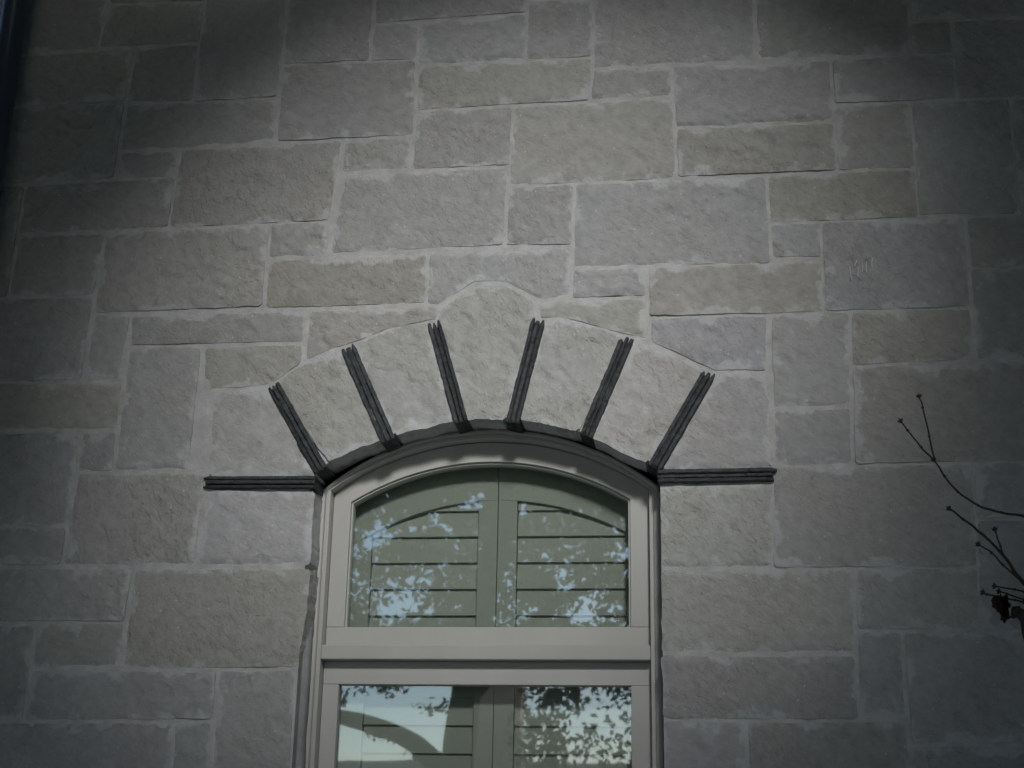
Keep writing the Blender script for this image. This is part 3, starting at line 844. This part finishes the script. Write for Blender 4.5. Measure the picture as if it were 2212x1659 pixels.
# ------------------------------------------------------------------ eave above the wall
ev = thing("roof_eave", "painted roof eave overhanging the top of the stone wall", "roof", (0, 0, 5.05))
m = MB(); m.box(-2.9, 2.8, -0.42, 0.5, 5.056, 5.08); m.build("soffit", M_EAVE, ev, (0, 0, 5.05))
m = MB(); m.box(-2.9, 2.8, -0.45, -0.4205, 5.02, 5.26); m.build("fascia", M_EAVE, ev, (0, -0.6, 5.05))
m = MB(); m.v = [(-2.9, -0.50, 5.20), (2.8, -0.50, 5.20), (2.8, 4.0, 7.6), (-2.9, 4.0, 7.6), (-2.9, -0.50, 5.26), (2.8, -0.50, 5.26), (2.8, 4.0, 7.66), (-2.9, 4.0, 7.66)]
m.f = [(0, 3, 2, 1), (4, 5, 6, 7), (0, 1, 5, 4), (1, 2, 6, 5), (2, 3, 7, 6), (3, 0, 4, 7)]
m.build("roof_slope", M_ROOF, ev, (0, 0, 5.2))

# ------------------------------------------------------------------ bare shrub in front of the wall, right
bt = thing("bare_tree", "bare dark twigs with small buds reaching in at the lower right", "tree", (1.05, -0.95, 0))
def path3(k, dy=0.0, spread=0.0):
    p = TWIGS[k]; n = len(p)
    return [(x, -0.9 + dy + spread * i / max(1, n - 1), z) for i, (x, z) in enumerate(p)]
def smooth_path(p, n=4):
    p = [Vector(q) for q in p]; out = []
    for i in range(len(p) - 1):
        p0 = p[max(i - 1, 0)]; p1 = p[i]; p2 = p[i + 1]; p3 = p[min(i + 2, len(p) - 1)]
        for j in range(n):
            t = j / n
            out.append(0.5 * ((2 * p1) + (p2 - p0) * t + (2 * p0 - 5 * p1 + 4 * p2 - p3) * t * t + (3 * p1 - p0 - 3 * p2 + p3) * t ** 3))
    out.append(p[-1]); return out
def kink(p, r):
    return [q + Vector((noise.noise(q * 55), noise.noise(q * 55 + Vector((7, 0, 0))), noise.noise(q * 55 + Vector((0, 9, 0))))) * r for q in p]
stub = path3('stub')
last = stub[-1]
trunk = stub[1:] + [(last[0] + 0.05, -0.93, last[2] - 0.25), (1.0, -0.95, 0.9), (1.04, -0.95, 0.4), (1.05, -0.95, -0.05)]
tp = smooth_path(trunk); m = MB()
m.tube(tp, [0.0115 + 0.022 * min(1.0, i / len(tp)) for i in range(len(tp))], 10)
m.blob((stub[1][0] - 0.004, -0.9, stub[1][2]), (0.014, 0.014, 0.014), 2)
m.build("trunk", M_TWIG, bt, (1.05, -0.95, 0), smooth=True)
def branch(keys, r0, r1, ext=None, buds=True):
    m = MB()
    for kk in keys:
        p = path3(kk)
        if ext and kk == keys[0]: p = ext + p
        sp_ = kink(smooth_path(p), 0.0022)
        a, b = (r0, r1) if kk == keys[0] else (r1 * 1.15, r1 * 0.8)
        n = len(sp_)
        m.tube(sp_, [a + (b - a) * i / (n - 1) for i in range(n)], 7)
        for i, q in enumerate(p[1:]):                      # swollen nodes
            m.blob(q, (r1 * 1.7, r1 * 1.6, r1 * 1.9), i + len(kk), 5)
    o = m.build("branch", M_TWIG, bt, m.v[0], smooth=True)
    if buds:
        for kk in keys:
            q = Vector(path3(kk)[-1]); b = MB()
            pr = Vector(path3(kk)[-2]); d = (q - pr).normalized(); s_ = Vector((d.z, 0, -d.x))
            b.tube([q - d * 0.002, q + d * 0.004, q + d * 0.010], [0.0022, 0.0042, 0.0008], 6)
            for sg in (-1, 1):
                b.tube([q, q + s_ * 0.004 * sg + d * 0.003, q + s_ * 0.007 * sg + d * 0.007], [0.0018, 0.0028, 0.0006], 6)
            b.build("bud", M_TWIG, o, q)
    return o
branch(['up1', 'up1a', 'up1b'], 0.0038, 0.0020, [(1.02, -0.94, 1.55), (0.98, -0.93, 2.0), (0.88, -0.91, 2.34)])
branch(['lo', 'loa', 'lob'], 0.0060, 0.0021, [(1.0, -0.95, 1.3), (0.93, -0.93, 1.85)])
branch(['t1'], 0.0030, 0.0019, [(1.0, -0.95, 1.5), (0.90, -0.93, 2.05)])
branch(['t2'], 0.0026, 0.0018, [(0.98, -0.95, 1.7), (0.88, -0.93, 2.08)])
branch(['t3'], 0.0028, 0.0019, [(0.98, -0.95, 1.6), (0.87, -0.93, 2.05)])
branch(['podstem'], 0.0032, 0.0026, None, False)
# crumpled withered leaf caught on the twigs
def crumple(c, wx, hz, sd):
    m = MB(); U, W = 10, 14
    for i in range(W + 1):
        for k in range(U + 1):
            a = (k / U - 0.5); b = (i / W - 0.5)
            wid = wx * (0.55 + 0.45 * math.cos(b * 2.4)) * (1 + 0.5 * noise.noise(Vector((sd, b * 5, 0.3))))
            p = Vector((c[0] + a * wid + 0.010 * noise.noise(Vector((b * 4, sd, 2))), c[1] + 0.014 * math.sin(a * 7 + sd) + 0.012 * noise.noise(Vector((a * 6, b * 6, sd))), c[2] - b * hz + 0.006 * noise.noise(Vector((a * 5, sd, b * 5)))))
            m.v.append(tuple(p))
    for i in range(W):
        for k in range(U):
            if noise.noise(Vector((k * 0.9, i * 0.7, sd + 3))) > 0.42: continue
            q = i * (U + 1) + k
            m.f.append((q, q + 1, q + U + 2, q + U + 1))
    return m
for i, (cx_, cz_, w_, h_) in enumerate(((0.712, 2.163, 0.022, 0.058), (0.704, 2.176, 0.016, 0.034), (0.719, 2.168, 0.017, 0.046))):
    o = crumple((cx_, -0.905 + 0.006 * i, cz_), w_, h_, 4.4 * i + 1).build("withered_leaf", M_POD, bt, (cx_, -0.9, cz_))
    sm_ = o.modifiers.new("thick", 'SOLIDIFY'); sm_.thickness = 0.0012

# ------------------------------------------------------------------ trees across the lawn (an oak for the glass, others added to block light)
def leaves(name, mat, parent, org, centers, n, size, keep=None, flat=0.0):
    """Leaf-sized faces spread through clumps; centers = [(c, (rx,ry,rz), weight)]."""
    wts = np.array([w for _, _, w in centers], float); wts /= wts.sum()
    pick = rng.choice(len(centers), n, p=wts)
    C = np.array([c for c, _, _ in centers])[pick]; Rr = np.array([r for _, r, _ in centers])[pick]
    d = rng.normal(size=(n, 3)); d /= np.linalg.norm(d, axis=1)[:, None]
    P = C + d * Rr * (rng.uniform(0, 1, (n, 1)) ** 0.45)
    if keep is not None: P = P[keep(P)]
    n = len(P)
    a = rng.normal(size=(n, 3)); a[:, 2] *= 1 - flat; a /= np.linalg.norm(a, axis=1)[:, None]
    b = np.cross(a, rng.normal(size=(n, 3))); b /= np.linalg.norm(b, axis=1)[:, None]
    s_ = size * rng.uniform(0.65, 1.35, (n, 1))
    a *= s_ * 0.5; b *= s_ * 0.3
    O = np.array(org)
    V = np.stack([P - a, P - a * 0.2 + b, P + a, P - a * 0.2 - b], 1).reshape(-1, 3) - O
    me = bpy.data.meshes.new(name)
    me.vertices.add(4 * n); me.vertices.foreach_set("co", V.ravel())
    me.loops.add(4 * n); me.loops.foreach_set("vertex_index", np.arange(4 * n, dtype=np.int32))
    me.polygons.add(n)
    me.polygons.foreach_set("loop_start", np.arange(0, 4 * n, 4, dtype=np.int32))
    me.update(calc_edges=True)
    me.validate()
    return link(name, me, mat, parent, org)

def limb(m, pts, r0, r1, seg=9):
    p = smooth_path(pts, 5); n = len(p)
    m.tube([q + Vector((noise.noise(q * 1.3), noise.noise(q * 1.3 + Vector((5, 0, 0))), 0)) * 0.05 for q in p], [r0 + (r1 - r0) * i / (n - 1) for i in range(n)], seg)

# unseen oak added behind the camera, crown opened to pool light on the wall
t = thing("oak_tree", "added unseen spreading oak, its crown shaped to shade the edges of the wall", "tree", (5.2, -7.5, 0))
m = MB()
limb(m, [(5.2, -7.5, -0.1), (5.1, -7.4, 1.8), (4.8, -7.2, 3.6), (4.2, -7.0, 5.6)], 0.42, 0.25, 12)
m.build("trunk", M_BARK, t, (5.2, -7.5, 0), smooth=True)
for pts_ in ([(4.3, -7.0, 5.3), (3.4, -9.6, 6.2), (0.6, -12.0, 6.9), (-3.0, -12.0, 7.4), (-6.5, -9.6, 7.6)],
             [(4.4, -7.0, 5.0), (4.6, -4.6, 6.6), (4.0, -2.6, 7.4), (3.2, -1.9, 7.8)],
             [(4.6, -7.1, 4.6), (6.4, -6.4, 6.2), (7.2, -4.6, 7.0)],
             [(4.2, -7.0, 5.5), (3.4, -9.0, 7.0), (1.2, -10.0, 7.8), (-2.0, -9.6, 8.0)]):
    m = MB(); limb(m, pts_, 0.16, 0.05); m.build("limb", M_BARK, t, pts_[0], smooth=True)
POOL = np.array((-0.60, 0.0, 3.14)); SD = np.array(SUN_TO)
E1 = np.cross(SD, (0, 0, 1)); E1 /= np.linalg.norm(E1); E2 = np.cross(E1, SD)
def light_gaps(P):
    """Openings shaped into the added crown: one pools light round the arch, one lights the terrace below it."""
    W = P - SD * (P[:, 1:2] / SD[1])                       # where the sun ray through a leaf meets the wall
    G = P - SD * (P[:, 2:3] / SD[2])                       # ... and the ground
    a1 = np.hypot((W[:, 0] - POOL[0]) / 0.97, (W[:, 2] - POOL[2]) / 0.88)
    a2 = np.hypot((G[:, 0] + 0.6) / 2.3, (G[:, 1] + 3.2) / 1.6)
    soft_ = np.clip((a1 - 0.72) / 0.62, 0, 1)               # leaves thinned out to soften the edge of the light pool
    ok = (rng.uniform(0, 1, len(P)) < soft_ ** 1.5) & (a2 > 1) & ((P[:, 1] < -5.0) | (P[:, 2] > 7.7))
    thin = (P[:, 1] < -12.5) & (P[:, 2] < 7.7) & (np.abs(P[:, 0] + 2.8) < 3.4) & (rng.uniform(0, 1, len(P)) > 0.16)   # thinned so sky shows in the panes
    return ok & ~thin
cl = [((-0.3, -9.0, 7.2), (10.5, 10.0, 1.6), 2.4), ((-0.3, -2.6, 9.0), (9.5, 3.4, 1.1), 0.95)]
for i in range(90):
    a = rng.uniform(0, 2 * math.pi); r = math.sqrt(rng.uniform(0, 1))
    c = (-0.3 + 9.8 * r * math.cos(a), -9.0 + 9.0 * r * math.sin(a), 7.0 + rng.uniform(-0.9, 0.9))
    cl.append((c, (1.5, 1.3, 0.8), 0.02))
leaves("crown", M_LEAF, t, (-0.3, -7.8, 7.2), cl, 84000, 0.35, light_gaps, 0.2)

# the oak mirrored in the panes
t = thing("oak_tree", "live oak with a long low limb across the lawn mirrored in the window panes", "tree", (-2.75, -13.0, 0))
m = MB(); limb(m, [(-2.75, -13, -0.1), (-2.8, -13, 1.4), (-2.85, -13, 2.6), (-2.75, -13.1, 4.0), (-2.3, -13.3, 6.0)], 0.26, 0.15, 12)
m.build("trunk", M_BARK, t, (-2.75, -13, 0), smooth=True)
for pts_, r_ in (([(-2.8, -13, 2.30), (-3.3, -12.9, 2.85), (-3.9, -12.7, 3.12), (-4.8, -12.5, 3.30), (-6.4, -12.2, 3.9)], 0.15),
                 ([(-2.8, -13, 3.4), (-1.6, -12.6, 4.6), (0.2, -12.2, 5.4)], 0.10),
                 ([(-2.5, -13.2, 5.0), (-3.6, -13.4, 6.3), (-5.2, -13.6, 6.9)], 0.07)):
    m = MB(); limb(m, pts_, r_, r_ * 0.4); m.build("limb", M_BARK, t, pts_[0], smooth=True)
cl = []
for i in range(11):
    for k in range(7):                                    # clumps on a loose lattice so that sky shows between them
        cl.append(((-5.6 + 0.5 * i + rng.uniform(-0.16, 0.16), -13.0 + rng.uniform(-1.6, 1.6), 3.95 + 0.45 * k + rng.uniform(-0.2, 0.2)),
                   (rng.uniform(0.34, 0.52), 0.6, rng.uniform(0.22, 0.36)), rng.uniform(0.7, 1.1)))
for i in range(5):
    a = rng.uniform(0, 2 * math.pi); r = math.sqrt(rng.uniform(0, 1))
    cl.append(((-2.5 + 4.8 * r * math.cos(a), -13.0 + 2.6 * r * math.sin(a), rng.uniform(5.8, 7.2)), (0.9, 0.8, 0.5), 1))
for i in range(26):
    cl.append(((rng.uniform(-1.95, 0.5), -12.6 + rng.uniform(-.8, .8), rng.uniform(2.4, 4.0)), (0.42, 0.4, 0.42), 0.5))
for c_ in ((-4.4, -12.6, 3.45), (-3.7, -12.7, 3.0), (-3.15, -12.8, 2.75), (-5.2, -12.4, 3.6), (-3.1, -12.9, 3.35)):
    cl.append((c_, (0.34, 0.3, 0.12), 0.16))                # sprigs along the low limb
leaves("crown", M_LEAF, t, (-2.5, -13, 6), cl, 26000, 0.105)

# unseen dense trees added to keep low sky light off the wall
def sky_blocker(loc, label, h=9.0, rad=3.0, n=9000):
    t = thing("sky_block_tree", label, "tree", loc, "added trees that block sky light")
    x, y, _ = loc
    m = MB(); limb(m, [(x, y, -0.1), (x + 0.1, y, h * 0.3), (x - 0.1, y, h * 0.75)], 0.24, 0.08); m.build("trunk", M_BARK, t, loc, smooth=True)
    cl = []
    for i in range(24):
        a = rng.uniform(0, 2 * math.pi); r = math.sqrt(rng.uniform(0, 1)) * rad
        z = rng.uniform(0.9, h - 1)
        k = 1.0 if z < h * 0.6 else max(0.35, 1 - (z - h * 0.6) / (h * 0.6))
        cl.append(((x + r * k * math.cos(a), y + r * k * math.sin(a), z), (1.2, 1.2, 1.1), 1))
    leaves("crown", M_LEAF, t, (x, y, h / 2), cl, n, 0.30)
for (x, y, h, lab) in ((-8.0, -3.0, 9.5, "added sky-blocking bushy tree left of the lawn nearest the stone wall"), (-9.0, -8.5, 10, "added sky-blocking bushy tree left of the lawn standing farther out"),
                       (7.6, -1.6, 9.5, "added sky-blocking bushy tree right of the lawn nearest the stone wall"), (9.4, -10.0, 10, "added sky-blocking bushy tree right of the lawn behind the spreading oak"),
                       (4.6, -14.5, 6.8, "added sky-blocking bushy tree at the far right end of the lawn"), (-8.6, -15.5, 10.5, "added sky-blocking bushy tree at the far left end of the lawn"),
                       (3.6, -18.5, 7.0, "added sky-blocking bushy tree standing behind the live oak"), (-12.5, -12.0, 10.5, "added sky-blocking bushy tree at the far left beside the street"),
                       (-9.8, -21.0, 11, "added sky-blocking tall bushy tree left of the cream house"), (9.5, -19.0, 8.5, "added sky-blocking tall bushy tree right of the cream house"),
                       (12.5, -5.5, 10, "added sky-blocking bushy tree farthest to the right of the lawn")):
    sky_blocker((x, y, 0), lab, h)

# house across the street
hs = thing("neighbour_house", "cream house with grey roof and peach brick chimney seen only in the glass", "house", (-6, -34, 0))
m = MB(); m.box(-13, 1.5, -40, -34, 0, 3.0); m.build("wall", M_STUCCO, hs, (-6, -34, 0))
m = MB(); m.v = [(-13.6, -33.4, 2.9), (2.1, -33.4, 2.9), (2.1, -40.6, 2.9), (-13.6, -40.6, 2.9), (-10.5, -37, 4.2), (-1.0, -37, 4.2)]
m.f = [(0, 1, 5, 4), (1, 2, 5), (2, 3, 4, 5), (3, 0, 4), (0, 3, 2, 1)]; m.build("roof", M_ROOF, hs, (-6, -37, 3))
m = MB(); m.box(-6.1, -4.6, -35.2, -34.4, 2.0, 7.0); m.box(-6.18, -4.52, -35.28, -34.32, 7.0, 7.15); m.build("chimney", M_BRICK, hs, (-5.0, -34.8, 2))
